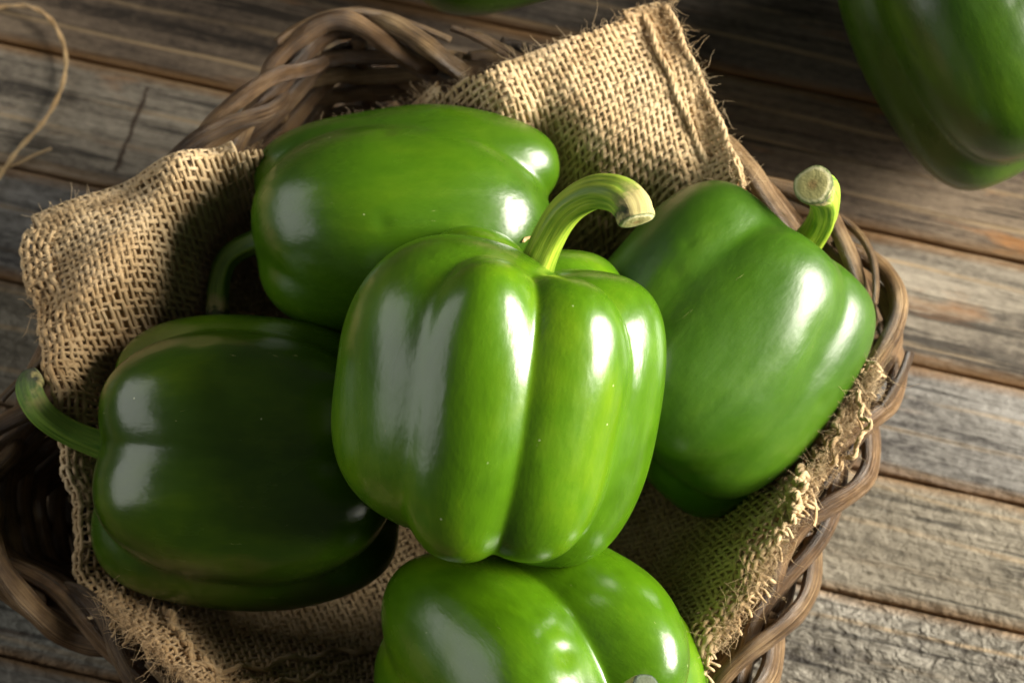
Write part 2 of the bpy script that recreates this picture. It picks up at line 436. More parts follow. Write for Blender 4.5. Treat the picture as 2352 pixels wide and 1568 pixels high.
for i in range(NS):                                   # border twigs: one rope of three strands
    n = 46; t = np.linspace(0, 1, n)
    span = D_ * rr.uniform(1.75, 2.15)
    s0 = i * D_ + rr.normal(0, .16) * D_
    psi = np.interp(t, [0, .12, .45, .75, 1], [-1.6, -.9, .8, 2.4, 3.9]) + rr.normal(0, .12)
    ro = np.interp(t, [0, .1, .85, 1], [.0058, .0054, .0054, .0060]) * rr.uniform(.88, 1.15)
    s = s0 + t * span
    P = rim_at(s) + rim_normal(s) * (np.cos(psi) * ro)[:, None]
    P[:, 2] = RIMZ + np.sin(psi) * ro * .85 + rr.normal(0, .0006)
    P += np.stack([np.sin(t * rr.uniform(4, 11) + rr.uniform(0, 6)) * rr.uniform(.0004, .0011) for _ in range(3)], 1)
    r0 = rr.uniform(.0026, .0036)
    rad = r0 * np.interp(t, [0, .5, .9, 1], [1.05, 1.0, .85, .72]) * (1 + .05 * np.sin(t * 31 + rr.uniform(0, 6)))
    V, F, UVs = tube(P, rad, 10)
    link('rim_twig', mesh_quads('rim_twig', V, F, UVs), barks[int(rr.integers(0, 4))], basket)
for i in range(16):                                   # thin shoots caught between the border twigs
    n = 40; t = np.linspace(0, 1, n); s = rr.random() + t * D_ * rr.uniform(.9, 1.7)
    psi = rr.uniform(-.2, .6) + t * rr.uniform(1.2, 2.4); ro = rr.uniform(.0060, .0078)
    P = rim_at(s) + rim_normal(s) * (np.cos(psi) * ro)[:, None]; P[:, 2] = RIMZ + np.sin(psi) * ro * .85
    V, F, UVs = tube(P, rr.uniform(.0010, .0018) * np.interp(t, [0, 1], [1.1, .7]), 8)
    link('thin_shoot', mesh_quads('thin_shoot', V, F, UVs), barks[int(rr.integers(0, 4))], basket)
for i in range(NS):                                   # upright stakes
    s = np.full(12, (i + .1) * D_); z = np.linspace(.004, RIMZ - .002, 12)
    V, F, UVs = tube(wall_at(s, z), .0024, 8)
    link('stake', mesh_quads('stake', V, F, UVs), barks[i % 4], basket)
NW = 13
for k in range(NW):                                   # woven rows
    n = NS * 9; s = np.linspace(0, 1, n, endpoint=False)
    z = .006 + k * .0043
    off = .0030 * np.cos(math.pi * (s / D_ - .1) + math.pi * k)
    wob = .0006 * np.sin(s * 47 + k * 2)
    V, F, UVs = tube(wall_at(s, z + wob, off), .0027 + .0002 * np.sin(s * 30 + k), 8, closed=True)
    link('weaver', mesh_quads('weaver', V, F, UVs), barks[(k * 7) % 4], basket)
n = 96; ss = np.linspace(0, 1, n, endpoint=False)     # woven base, coiled rings
for k in range(9):
    f = (k + 1) / 9.0
    p = rc + (wall_at(ss, np.full(n, .004)) - rc) * f; p[:, 2] = .004 + .0012 * np.cos(ss * n * .5 + k * math.pi)
    V, F, UVs = tube(p, .0040, 6, closed=True)
    link('base_ring', mesh_quads('base_ring', V, F, UVs), barks[k % 3], basket)

# ------------------------------------------------------------------ burlap cloth
def rbf_fit(P, z, lam=1e-6):
    P = np.asarray(P); n = len(P)
    d2 = ((P[:, None] - P[None]) ** 2).sum(-1)
    K = -np.sqrt(d2 + 6e-5)
    A = np.zeros((n + 3, n + 3)); A[:n, :n] = K + lam * np.eye(n)
    A[:n, n] = 1; A[:n, n + 1:] = P; A[n, :n] = 1; A[n + 1:, :n] = P.T
    w = np.linalg.solve(A, np.concatenate([z, np.zeros(3)]))
    def f(Q):
        sh = Q.shape[:-1]; Q = Q.reshape(-1, 2)
        d2 = ((Q[:, None] - P[None]) ** 2).sum(-1)
        return (-np.sqrt(d2 + 6e-5) @ w[:n] + w[n] + Q @ w[n + 1:]).reshape(sh)
    return f
zc = [  # frame x, y, height of the cloth there (m)
    # outer edge
    (85, 515, .076), (70, 600, .075), (300, 435, .079), (500, 375, .079), (640, 350, .070), (900, 262, .062), (1100, 170, .085), (1330, 90, .084), (1530, 14, .080),
    (1620, 220, .080), (1710, 432, .078), (1850, 600, .077), (2010, 860, .075), (1960, 960, .074), (1860, 1130, .074), (1760, 1310, .074), (1650, 1480, .073), (1560, 1640, .072),
    (130, 800, .076), (110, 700, .077), (165, 1000, .066), (185, 1150, .058), (195, 1300, .055), (260, 1400, .062), (330, 1460, .070), (440, 1560, .072), (560, 1640, .072), (800, 1760, .072), (1000, 1820, .072), (1350, 1830, .072),
    # crest over the rim
    (200, 560, .082), (200, 700, .080), (160, 830, .077), (310, 610, .080), (330, 520, .081), (450, 420, .080), (260, 660, .080), (1500, 295, .079), (1300, 210, .082), (1640, 365, .077), (1410, 250, .081), (1200, 200, .083), (1450, 150, .082), (1560, 200, .080), (1180, 270, .076), (1330, 320, .074), (1450, 375, .072), (1560, 430, .070),
    # slope inside
    (420, 620, .062), (520, 600, .040), (560, 520, .045), (600, 660, .028), (300, 800, .058), (230, 900, .062), (240, 1100, .054), (250, 1250, .050), (235, 980, .061), (330, 1050, .034), (330, 1250, .037), (400, 1400, .046), (620, 1430, .030), (700, 1530, .040),
    (600, 1000, .020), (800, 800, .014), (950, 1000, .012), (950, 1400, .018), (1150, 1150, .012), (1350, 1250, .014), (1500, 1250, .018), (1775, 1150, .0715), (1690, 1290, .0705), (1600, 1440, .0695), (1690, 1175, .052), (1600, 1310, .048), (1650, 1230, .052), (1540, 1420, .044), (1400, 1550, .032), (1150, 1560, .018), (900, 1620, .034),
    (950, 450, .024), (900, 345, .048), (700, 400, .052), (780, 305, .060), (560, 370, .077), (1010, 222, .072), (1200, 400, .046), (1380, 490, .050), (1300, 640, .018), (1480, 580, .034), (1680, 540, .056), (1640, 700, .024), (1760, 700, .036), (1880, 800, .058), (1800, 960, .048), (1650, 1050, .024)]
zP = np.array([U(x, y, z)[:2] for x, y, z in zc])
zfun0 = rbf_fit(zP, np.array([c[2] for c in zc]), 2e-6)
def zfun(Q):
    x, y = Q[..., 0], Q[..., 1]
    z0 = zfun0(Q); z0 = np.where(z0 > .082, .082 + .010 * np.tanh((z0 - .082) / .010), z0)
    return z0 + .0007 * np.sin(x * 70 + y * 35) * np.sin(y * 60 - x * 20 + 1) + .0007 * np.sin(x * 160 - y * 110)
outline = [(85, 515, .076), (640, 350, .070), (900, 262, .062), (1100, 172, .083), (1530, 14, .081), (1625, 220, .080), (1712, 432, .078), (1850, 600, .077), (2012, 855, .075), (1960, 955, .074), (1860, 1130, .074), (1760, 1310, .074), (1650, 1490, .073), (1560, 1640, .072),
           (1350, 1830, .072), (1000, 1830, .072), (640, 1700, .072), (440, 1575, .072), (330, 1480, .070), (245, 1410, .062), (195, 1320, .056), (178, 1150, .058), (150, 1000, .066), (120, 820, .076), (85, 680, .077), (68, 600, .075)]
poly = np.array([U(*p)[:2] for p in outline])
def inside(Q):
    x, y = Q[:, 0], Q[:, 1]; r = np.zeros(len(Q), bool); n = len(poly)
    for i in range(n):
        a, b = poly[i], poly[(i + 1) % n]
        if a[1] == b[1]: continue
        c = ((a[1] > y) != (b[1] > y)) & (x < (b[0] - a[0]) * (y - a[1]) / (b[1] - a[1]) + a[0])
        r ^= c
    return r
A0 = U(85, 515, .076); B0 = U(1530, 14, .081)
e1 = (B0 - A0)[:2]; e1 /= np.linalg.norm(e1)
h0 = U(1712, 432, .08) - B0; e2 = h0[:2] / np.linalg.norm(h0[:2]); e2 = .72 * e2 + .28 * np.array([e1[1], -e1[0]]); e2 /= np.linalg.norm(e2)
FOLD = .0035
def sheet(u, v):
    """cloth coordinates (m, along e1 / e2 from the left corner) -> world; v < 0 rolls over the top fold"""
    vv = np.maximum(v, 0)
    lim = .010 * np.exp(-((v - .02) / .05) ** 2)
    uw = u + .0018 * np.sin(v * 55 + 1) + .0008 * np.sin(v * 140 + u * 30); vw = vv + (.0018 * np.sin(u * 48) + .0009 * np.sin(u * 120 + 2)) * np.clip(vv / .02, 0, 1)
    Q = A0[:2] + uw[..., None] * e1 + vw[..., None] * e2
    z = zfun(Q)
    a = np.clip(-v / FOLD, 0, math.pi * .75)
    extra = np.maximum(-v - FOLD * math.pi * .75, 0)
    Q = Q - e2 * (FOLD * np.sin(a) - extra * .70)[..., None]
    z = z - FOLD * (1 - np.cos(a)) - extra * .70
    return np.concatenate([Q, z[..., None]], -1)
def sheet_in(u, v):
    P = sheet(u, np.maximum(v, .0005)); return inside(P[:, :2])

def thread(bag, f, t, fixed, axis, k, pitch, r_w, r_t, sides=5, mask=None, phase=0.0, seed=0, skew=0.0):
    """one yarn following surface f; t = samples along it"""
    c = np.full_like(t, fixed)
    wig = .05 * pitch * np.sin(t / pitch * .9 + seed) + .06 * pitch * np.sin(t / pitch * .37 + seed * 2.3)
    c2 = c + wig + skew * np.maximum(-t, 0) * (1 + 90 * np.maximum(-t, 0))
    u, v = (t, c2) if axis == 0 else (c2, t)
    P = f(u, v); h = 4e-4
    n = np.cross(f(u + h, v) - P, f(u, v + h) - P); n /= np.linalg.norm(n, axis=1, keepdims=True) + 1e-12
    n *= np.sign(n[:, 2:3] + 1e-9)
    amp = r_t * .70
    P = P + n * (amp * np.cos(math.pi * t / pitch + phase + math.pi * k))[:, None]
    T = np.gradient(P, axis=0); T /= np.linalg.norm(T, axis=1, keepdims=True) + 1e-12
    B = np.cross(T, n); B /= np.linalg.norm(B, axis=1, keepdims=True) + 1e-12
    N = np.cross(B, T)
    a = np.linspace(0, 2 * math.pi, sides, endpoint=False)
    rs = 1 + .22 * np.sin(t / pitch * .53 + seed * 1.7) * np.sin(t / pitch * .21 + seed) + .10 * np.sin(t / pitch * 1.9 + seed)
    ok = np.ones(len(t), bool) if mask is None else mask(u, v)
    V = P[:, None] + (rs[:, None, None]) * (r_w * np.cos(a)[None, :, None] * B[:, None] + r_t * np.sin(a)[None, :, None] * N[:, None])
    UVa = np.stack([np.repeat(t, sides), np.tile(1 - np.abs(2 * np.arange(sides) / sides - 1), len(t)) + seed * .37], 1)
    i = 0
    while i < len(t):
        if not ok[i]: i += 1; continue
        j = i
        while j + 1 < len(t) and ok[j + 1]: j += 1
        m = j - i + 1
        if m >= 3:
            W = V[i:j + 1].reshape(-1, 3)
            ii = np.arange(m - 1)[:, None] * sides; jj = np.arange(sides)[None]; j2 = (jj + 1) % sides
            F = np.stack([ii + jj, ii + j2, ii + sides + j2, ii + sides + jj], -1).reshape(-1, 4)
            bag.add(W, F, UVa[i * sides:(j + 1) * sides])
        i = j + 1

cloth = empty('burlap_cloth', (rc[0], rc[1], .0))
tag(cloth, 'coarse tan burlap cloth with frayed edges lining the wicker basket under the peppers', 'burlap cloth')
jute = burlap_mat('jute_yarn', (.52, .375, .205), (.68, .53, .335), (.36, .24, .12))
PITCH = .00182
umax, vmax = .285, .245
warp, weft = Bag(), Bag()
st = PITCH / 4
tv = np.arange(-.016, vmax, st); tu = np.arange(-.012, umax, st)
sj = np.random.default_rng(11)
for k in range(int(umax / PITCH)):
    thread(warp, sheet, tv, -.012 + k * PITCH + sj.normal(0, .00013), 1, k, PITCH, .00069 * sj.uniform(.80, 1.28), .00033, mask=sheet_in, seed=k * 1.3)
for k in range(int((vmax + .016) / PITCH)):
    v = -.016 + k * PITCH
    thread(weft, sheet, tu, v + sj.normal(0, .00013), 0, k + 1, PITCH, .00069 * sj.uniform(.80, 1.28), .00033, mask=sheet_in, phase=0, seed=k * 1.7 + 50)
tag(warp.build('warp_yarns', jute, cloth), kind='stuff')
tag(weft.build('weft_yarns', jute, cloth), kind='stuff')

def strip(name, pts, width, fringe, lift, seed, roll=False):
    """narrow woven border band along an edge, its cross yarns ending in a fringe"""
    E = catmull([U(*p) for p in pts], 200)[:, :2]
    Ls = np.concatenate([[0], np.cumsum(np.linalg.norm(np.diff(E, axis=0), axis=1))]); Lt = Ls[-1]
    T = np.gradient(E, axis=0); T /= np.linalg.norm(T, axis=1, keepdims=True)
    ker = np.ones(25) / 25
    T = np.stack([np.convolve(np.pad(T[:, k], 12, 'edge'), ker, 'valid') for k in (0, 1)], 1)
    N = np.stack([T[:, 1], -T[:, 0]], 1)
    if (rc[:2] - E[100]).dot(N[100]) < 0: N = -N
    def f(u, v):
        uu = np.clip(u, 0, Lt)
        e = np.stack([np.interp(uu, Ls, E[:, k]) for k in (0, 1)], -1); nn = np.stack([np.interp(uu, Ls, N[:, k]) for k in (0, 1)], -1)
        wob = .0007 * np.sin(u * 210 + seed) + .0005 * np.sin(u * 470 + seed)
        if roll:
            a = np.clip(-v / .0022, 0, 2.6)
            Q = e + nn * (np.maximum(v, 0) - .0022 * np.sin(a) + wob)[..., None]
            z = zfun(e + nn * np.maximum(v, 0)[..., None]) - .0022 * (1 - np.cos(a))
        else:
            Q = e + nn * (v + wob)[..., None]; z = zfun(e + nn * np.maximum(v, 0)[..., None]) - np.minimum(v, 0) ** 2 * 55
        z = z + lift * np.exp(-(v / width) ** 2 * .6) + .0006 * np.sin(u * 330 + seed)
        return np.concatenate([Q, z[..., None]], -1)
    bag = Bag(); g = np.random.default_rng(seed); p = .0020 if roll else .0018
    v0 = -.006 if roll else .0012
    for k in range(int((width - v0) / p) + 1):
        thread(bag, f, np.arange(0, Lt, p / 4), v0 + k * p, 0, k + 1, p, .00074 * g.uniform(.9, 1.2), .00048, seed=k * 1.9 + seed)
    for k in range(int(Lt / p)):
        clump = .55 + .45 * math.sin(k * .55 + seed) * math.sin(k * .23 + 2 * seed)
        lo = v0 if roll else -fringe * clump * g.uniform(.1, 1.3) - .0004
        r = g.uniform(.00036, .00058)
        thread(bag, f, np.arange(lo, width + g.uniform(-.001, .0015), p / 4), k * p + g.normal(0, .0003), 1, k, p, r, .00036, seed=k * 2.7 + seed, skew=0 if roll else g.normal(.25, .45))
    return tag(bag.build(name, jute, cloth), kind='stuff')
strip('frayed_border', [(2016, 845, .075), (1962, 955, .074), (1862, 1130, .074), (1762, 1310, .074), (1652, 1490, .073), (1570, 1640, .072)], .0085, .0045, .0022, 1)
strip('frayed_border', [(225, 1375, .06), (260, 1420, .063), (340, 1480, .070), (445, 1568, .072), (560, 1645, .072), (700, 1710, .072)], .0085, .0050, .0022, 2)
strip('folded_border', [(78, 530, .076), (70, 600, .075), (86, 680, .077), (121, 820, .076), (151, 1000, .066), (179, 1150, .058), (196, 1320, .056), (225, 1390, .06)], .0075, 0, .0016, 3, True)

def yarn(name, pts, r, curl=.0006, seed=0, n=120):
    P = catmull(pts, n); t = np.arange(n); T, N, B = frames(P)
    P = P + curl * (np.sin(t * .33 + seed)[:, None] * N + np.cos(t * .21 + seed * 2)[:, None] * B)
    T, N, B = frames(P); bag = Bag()
    for ph in (0, 2.1, 4.2):
        a = t * .42 + ph
        V, F, UVs = tube(P + r * .5 * (np.cos(a)[:, None] * N + np.sin(a)[:, None] * B), r * (.62 + .12 * np.sin(t * .15 + ph)), 6, caps=False)
        bag.add(V, F, UVs)
    return bag.build(name, jute, cloth)
def zs(x, y, up):
    zz = np.linspace(.095, .008, 88); P = np.array([U(x, y, z) for z in zz])
    d = zfun(P[:, :2]) - zz; c = np.where(d > 0)[0]
    i = int(c[0]) if len(c) else int(np.argmin(np.abs(d)))
    return P[i] + np.array([0, 0, up])
yarn('hem_cord', [zs(1532, 18, .001), zs(1575, 115, .001), zs(1624, 222, .001), zs(1672, 330, .001), zs(1711, 432, .001)], .0010, .0003)
yarn('hem_cord', [zs(1478, 40, .0012), zs(1525, 150, .0012), zs(1572, 260, .0012), zs(1615, 360, .0012), zs(1650, 440, .0012)], .00085, .0003, 4)
for k, (pts, r) in enumerate([
    ([(1990, 870, .003), (1950, 900, .007), (1935, 960, .006), (1900, 1010, .005), (1880, 1060, .003)], .0009),
    ([(1985, 890, .004), (1965, 940, .008), (1985, 985, .006), (1960, 1040, .003), (1925, 1075, .001)], .0007),
    ([(1975, 880, .005), (1925, 950, .006), (1915, 1010, .008), (1905, 1080, .004)], .0008),
    ([(1960, 900, .003), (1930, 930, .004), (1890, 985, .005), (1870, 1050, .004), (1850, 1110, .003)], .0009),
    ([(1840, 1085, .006), (1830, 1120, .008), (1812, 1160, .006), (1800, 1195, .002)], .0012),
    ([(1850, 1090, .004), (1836, 1130, .009), (1822, 1175, .005), (1806, 1210, .002)], .0010),
    ([(1690, 1240, .002), (1730, 1215, .002), (1775, 1190, .003), (1815, 1160, .003)], .0007),
    ([(388, 1400, .004), (402, 1440, .005), (425, 1475, .005), (440, 1500, .004), (480, 1535, .002)], .0010),
    ([(442, 1532, .004), (520, 1540, .003), (600, 1535, .003), (680, 1515, .003), (770, 1500, .002), (860, 1490, .002)], .0008),
    ([(500, 1585, .003), (620, 1570, .003), (720, 1560, .002), (800, 1525, .002)], .0006)]):
    yarn('loose_yarn', [zs(*p) for p in pts], r, .0009, k * 1.3)

def fuzz(name, count, pick, seed, lmin, lmax):
    g = np.random.default_rng(seed); bag = Bag(); k = 0
    while k < count:
        p = pick(g)
        if p is None: continue
        k += 1; ln = g.uniform(lmin, lmax) * g.uniform(.4, 1)
        d = g.normal(0, 1, 3); d[2] = abs(d[2]) * .8; d /= np.linalg.norm(d)
        q = g.normal(0, 1, 3); t = np.linspace(0, 1, 6)[:, None]
        P = p + d * ln * t + q * ln * .35 * t ** 2 + g.normal(0, 1, 3) * ln * .18 * np.sin(t * 5)
        V, F, UVs = tube(P, np.linspace(.00009, .00004, 6), 3, caps=False); bag.add(V, F, UVs)
    return tag(bag.build(name, jute, cloth), kind='stuff')
def along(pts, lift=.0008):
    E = catmull([zs(x, y, lift) for x, y in pts], 300)
    return lambda g: E[int(g.integers(0, 300))] + g.normal(0, .0008, 3)
def anywhere(g):
    u, v = np.array([g.uniform(0, umax)]), np.array([g.uniform(0, vmax)])
    P = sheet(u, v)
    return P[0] + np.array([0, 0, .0006]) if inside(P[:, :2])[0] else None
fuzz('edge_fuzz', 900, along([(85, 515), (300, 450), (640, 350), (900, 255), (1200, 140), (1530, 14)]), 1, .002, .006)
fuzz('edge_fuzz', 260, along([(1530, 14), (1575, 115), (1624, 222), (1672, 330), (1711, 432)]), 2, .002, .008)
fuzz('edge_fuzz', 1100, along([(2010, 860), (1960, 955), (1860, 1130), (1760, 1310), (1650, 1490)], .003), 3, .003, .009)
fuzz('edge_fuzz', 600, along([(230, 1380), (330, 1475), (440, 1570), (560, 1645)], .003), 4, .003, .010)
fuzz('edge_fuzz', 160, along([(70, 600), (86, 680), (121, 820), (151, 1000), (179, 1150), (196, 1320)], .002), 5, .002, .006)
fuzz('surface_fuzz', 2600, anywhere, 6, .002, .005)

# the cloth lies double: a second layer just under the first
gu, gv = np.meshgrid(np.arange(.001, umax, .0022), np.arange(.001, vmax, .0022))
LP = sheet(gu.ravel(), gv.ravel()); ok = inside(LP[:, :2]).reshape(gu.shape)
LP[:, 2] -= .0017 + .0003 * np.sin(LP[:, 0] * 900) * np.sin(LP[:, 1] * 900)
nr, ncx = gu.shape; ix = np.arange(nr * ncx).reshape(nr, ncx)
q = ok[:-1, :-1] & ok[1:, :-1] & ok[:-1, 1:] & ok[1:, 1:]
LF = np.stack([ix[:-1, :-1][q], ix[:-1, 1:][q], ix[1:, 1:][q], ix[1:, :-1][q]], 1)
tag(link('under_layer', mesh_quads('under_layer', LP, LF, np.stack([gu.ravel(), gv.ravel()], 1)), jute, cloth))

# ------------------------------------------------------------------ bell peppers
def pepper_mesh(lobes, core, k=.02, exp=2.7, taper=.12, nt_=340, np_=210, dents=(), seed=0, bend=0.0, twist=0.0, pinch=.25, pinch_b=.15):
    """lobed fruit in its own frame, stem along +z. lobe: (angle, offset, radial radius, tangential radius, top half length, bottom half length) in mm"""
    th = np.linspace(0, 2 * math.pi, nt_, endpoint=False)
    ph = np.linspace(0, math.pi, np_ + 2)[1:-1]
    TH, PH = np.meshgrid(th, ph)
    Dx, Dy, Dz = np.sin(PH) * np.cos(TH), np.sin(PH) * np.sin(TH), np.cos(PH)
    Dx = np.concatenate([[0], Dx.ravel(), [0]]); Dy = np.concatenate([[0], Dy.ravel(), [0]]); Dz = np.concatenate([[1], Dz.ravel(), [-1]])
    def field(r):
        x, y, z = Dx * r, Dy * r, Dz * r
        s = 1 + taper * z / 45.0
        s = np.maximum(s, .3)
        x = x / s - bend * (z / 45.) ** 2; y = y / s
        acc = 0
        for a, c, rr_, rt, ht, hb in lobes:
            aa = R(a) + R(twist) * z / 45.0; ca, sa = np.cos(aa), np.sin(aa)
            xr = x * ca + y * sa - c; xt = -x * sa + y * ca
            h = np.where(z > 0, ht, hb)
            sm = np.clip((np.abs(z) - 10) / 34, 0, 1) ** 1.4 * np.where(z > 0, pinch, pinch_b)
            rr2 = np.where(xr > 0, rr_, (rr_ + c * .2) * (1 - sm))
            q = (np.sqrt((xr / rr2) ** 2 + (xt / (rt * (1 - sm))) ** 2)) ** exp + np.abs(z / h) ** exp
            acc = acc + np.exp(-(q ** (1 / exp) - 1) / k)
        cr, cht, chb = core
        q = (np.sqrt(x * x + y * y) / cr) ** 2.2 + np.abs(z / np.where(z > 0, cht, chb)) ** 2.2
        acc = acc + np.exp(-(q ** (1 / 2.2) - 1) / k)
        return -k * np.log(acc + 1e-300)
    lo = np.zeros_like(Dx); hi = np.full_like(Dx, 8.0)
    # march outward to the last exit
    last = np.zeros_like(Dx)
    for r in np.linspace(6, 75, 70):
        last = np.where(field(np.full_like(Dx, r)) < 0, r, last)
    lo = last; hi = last + 1.05
    for _ in range(22):
        m = (lo + hi) / 2; f = field(m) < 0
        lo = np.where(f, m, lo); hi = np.where(f, hi, m)
    r = (lo + hi) / 2
    P = np.stack([Dx * r, Dy * r, Dz * r], 1)
    # soft unevenness and dents of a real fruit
    g = np.random.default_rng(seed)
    w = np.zeros(len(P))
    for _ in range(10):
        kv = g.normal(0, 1, 3); kv *= g.uniform(.04, .17) / np.linalg.norm(kv)
        w += g.uniform(.12, .38) * np.sin(P @ kv + g.uniform(0, 6.3))
    D3 = np.stack([Dx, Dy, Dz], 1)
    P = P + D3 * w[:, None]
    dents = list(dents) + [(g.uniform(-100, 100), g.uniform(-28, 28), g.uniform(1.6, 4.5), g.uniform(.15, .45)) for _ in range(9)]
    for (a, z, rad, dep) in dents:
        c = np.array([math.cos(R(a)), math.sin(R(a)), 0]) * 40; c[2] = z
        dd = np.linalg.norm(D3 / np.linalg.norm(D3, axis=1, keepdims=True) - c / np.linalg.norm(c), axis=1) * np.linalg.norm(c)
        P -= D3 * (dep * np.exp(-(dd / rad) ** 2))[:, None]
    nrow = np_
    idx = 1 + np.arange(nrow * nt_).reshape(nrow, nt_)
    a = idx[:-1]; b = idx[1:]
    Q = np.stack([a, b, np.roll(b, -1, 1), np.roll(a, -1, 1)], -1).reshape(-1, 4)
    top = np.stack([np.zeros(nt_, int), idx[0], np.roll(idx[0], -1), np.zeros(nt_, int)], 1); 
    bot = np.stack([np.full(nt_, len(P) - 1), np.roll(idx[-1], -1), idx[-1], np.full(nt_, len(P) - 1)], 1)
    me = bpy.data.meshes.new('flesh')
    V = (P / 1000).astype(np.float32)
    tri = np.vstack([top[:, :3], bot[:, :3]]).astype(np.int32); Q = Q.astype(np.int32)
    me.vertices.add(len(V)); me.vertices.foreach_set('co', V.ravel())
    nl = tri.size + Q.size
    me.loops.add(nl); me.loops.foreach_set('vertex_index', np.concatenate([Q.ravel(), tri.ravel()]))
    ns = np.concatenate([np.arange(len(Q)) * 4, len(Q) * 4 + np.arange(len(tri)) * 3]).astype(np.int32)
    me.polygons.add(len(Q) + len(tri)); me.polygons.foreach_set('loop_start', ns)
    me.polygons.foreach_set('loop_total', np.concatenate([np.full(len(Q), 4), np.full(len(tri), 3)]).astype(np.int32))
    me.update(calc_edges=True); me.validate()
    me.polygons.foreach_set('use_smooth', np.ones(len(me.polygons), bool))
    return me

def make_pepper(label, ctr, axis, lobes, core, mat, stem=None, stem_m=None, cut_m=None, group='green bell peppers', **kw):
    c = U(*ctr); az = view_vec(axis)
    f0 = -FW - az * (-FW).dot(az); f0 /= np.linalg.norm(f0); s0 = np.cross(az, f0)
    root = empty('bell_pepper', tuple(c)); tag(root, label, 'bell pepper', group)
    me = pepper_mesh(lobes, core, **kw)
    from mathutils import Matrix
    M = Matrix(((f0[0], s0[0], az[0]), (f0[1], s0[1], az[1]), (f0[2], s0[2], az[2])))
    fl = bpy.data.objects.new('flesh', me); COL.objects.link(fl); me.materials.append(mat)
    fl.parent = root; fl.rotation_euler = M.to_euler()
    if stem:
        P = catmull([U(x, y, z) for x, y, z, r in stem], 60)
        rad = catmull([(r, 0, 0) for x, y, z, r in stem], 60)[:, 0] / 1000
        g = np.random.default_rng(kw.get('seed', 0) + 5); p0 = g.uniform(0, 6)
        def prof(a, n):
            t = np.linspace(0, 1, n)[:, None]
            return 1 + .10 * (1 - .8 * t ** 4) * np.cos(5 * a[None] + p0 + t * 1.2) + .03 * np.cos(3 * a[None] + t * 3) + .035 * np.sin(t * 40 + a[None] * 2) * (t > .85)
        V, F, UVs = tube(P, rad, 24, caps=False, prof=prof)
        UVs[:, 0] /= UVs[:, 0].max()
        so = link('stem', mesh_quads('stem', V, F, UVs), stem_m, root)
        # rough cut face, slightly dished
        T, N, B = frames(P); e = V[-24:]; cc = e.mean(0); W = [e]
        for q, dz in ((.9, .0004), (.72, .0006), (.4, .0007), (.12, .0006)):
            W.append(cc + (e - cc) * q + T[-1] * dz)
        W = np.vstack(W); nW = 5
        ii = np.arange(nW - 1)[:, None] * 24; jj = np.arange(24)[None]; j2 = (jj + 1) % 24
        F = np.stack([ii + jj, ii + j2, ii + 24 + j2, ii + 24 + jj], -1).reshape(-1, 4)
        uvc = np.stack([np.repeat([1, .9, .72, .4, .0], 24), np.zeros(120)], 1)
        W = np.vstack([W, cc + T[-1] * .0006]); uvc = np.vstack([uvc, [0, 0]])
        F = np.vstack([F, np.stack([96 + np.arange(24), 96 + (np.arange(24) + 1) % 24, np.full(24, 120), np.full(24, -1)], 1)])
        link('cut_end', mesh_quads('cut_end', W, F, uvc), cut_m, so)
    return root

skinA = pepper_mat(1, (.040, .106, .0015), (.062, .154, .002), (.112, .212, .003), .23)
skinE = pepper_mat(5, (.028, .080, .0018), (.044, .112, .002), (.074, .148, .003), .24)
skinB = pepper_mat(2, (.026, .078, .003), (.039, .104, .003), (.062, .136, .004), .35)
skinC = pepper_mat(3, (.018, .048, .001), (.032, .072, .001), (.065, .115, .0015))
skinD = pepper_mat(4, (.016, .045, .0015), (.030, .072, .002), (.06, .12, .003), .3)  # deep green, darkened further in place of shade from an unmodelled off-frame blocker
stemA = stem_mat(1, (.11, .21, .008), (.36, .46, .04), .15)
stemB = stem_mat(2, (.06, .15, .012), (.20, .32, .04), .22)
stemC = stem_mat(3, (.08, .18, .008), (.38, .50, .04), .10)
cutM = cut_mat()
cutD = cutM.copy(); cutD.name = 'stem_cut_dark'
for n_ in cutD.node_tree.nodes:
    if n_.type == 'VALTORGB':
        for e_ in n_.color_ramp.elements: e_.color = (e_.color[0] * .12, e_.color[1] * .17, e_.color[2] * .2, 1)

make_pepper('big glossy green bell pepper upright in the middle with a hooked stem', (1142, 912, .108), (.15, .97, .10),
    [(-56, 11, 35, 36, 43, 39), (-12, 26, 21, 20.5, 40, 42), (33, 25, 21, 21, 38.5, 40), (84, 21, 25, 23, 39, 44), (140, 21, 25, 23, 42, 40), (-150, 21, 25, 25, 44, 38)],
    (30, 20, 34), skinA,
    [(1215, 690, .112, 6.0), (1236, 600, .122, 4.5), (1290, 495, .134, 4.3), (1355, 447, .142, 4.5), (1415, 445, .147, 4.9), (1450, 470, .149, 5.3), (1462, 505, .149, 5.0)], stemA, cutM, seed=1, k=.020, taper=.06, exp=2.65, pinch=.30, pinch_b=.08)

make_pepper('green bell pepper lying sideways behind the others with its curled stem in shadow', (930, 510, .066), (-.985, -.08, .03),
    [(-8, 9, 28.5, 30, 44, 42), (-75, 13, 22, 24, 43, 41), (86, 16, 18, 19.5, 43, 46), (-95, 12, 22, 24, 42, 42), (180, 10, 22, 26, 42, 42)],
    (26, 28, 34), skinE,
    [(650, 545, .060, 5), (585, 555, .058, 3.6), (525, 590, .056, 3.3), (503, 650, .054, 3.2), (500, 740, .052, 3.4)], stemB, cutM, seed=2, k=.018, taper=.03, twist=20, exp=2.4, pinch=.16, pinch_b=.05)

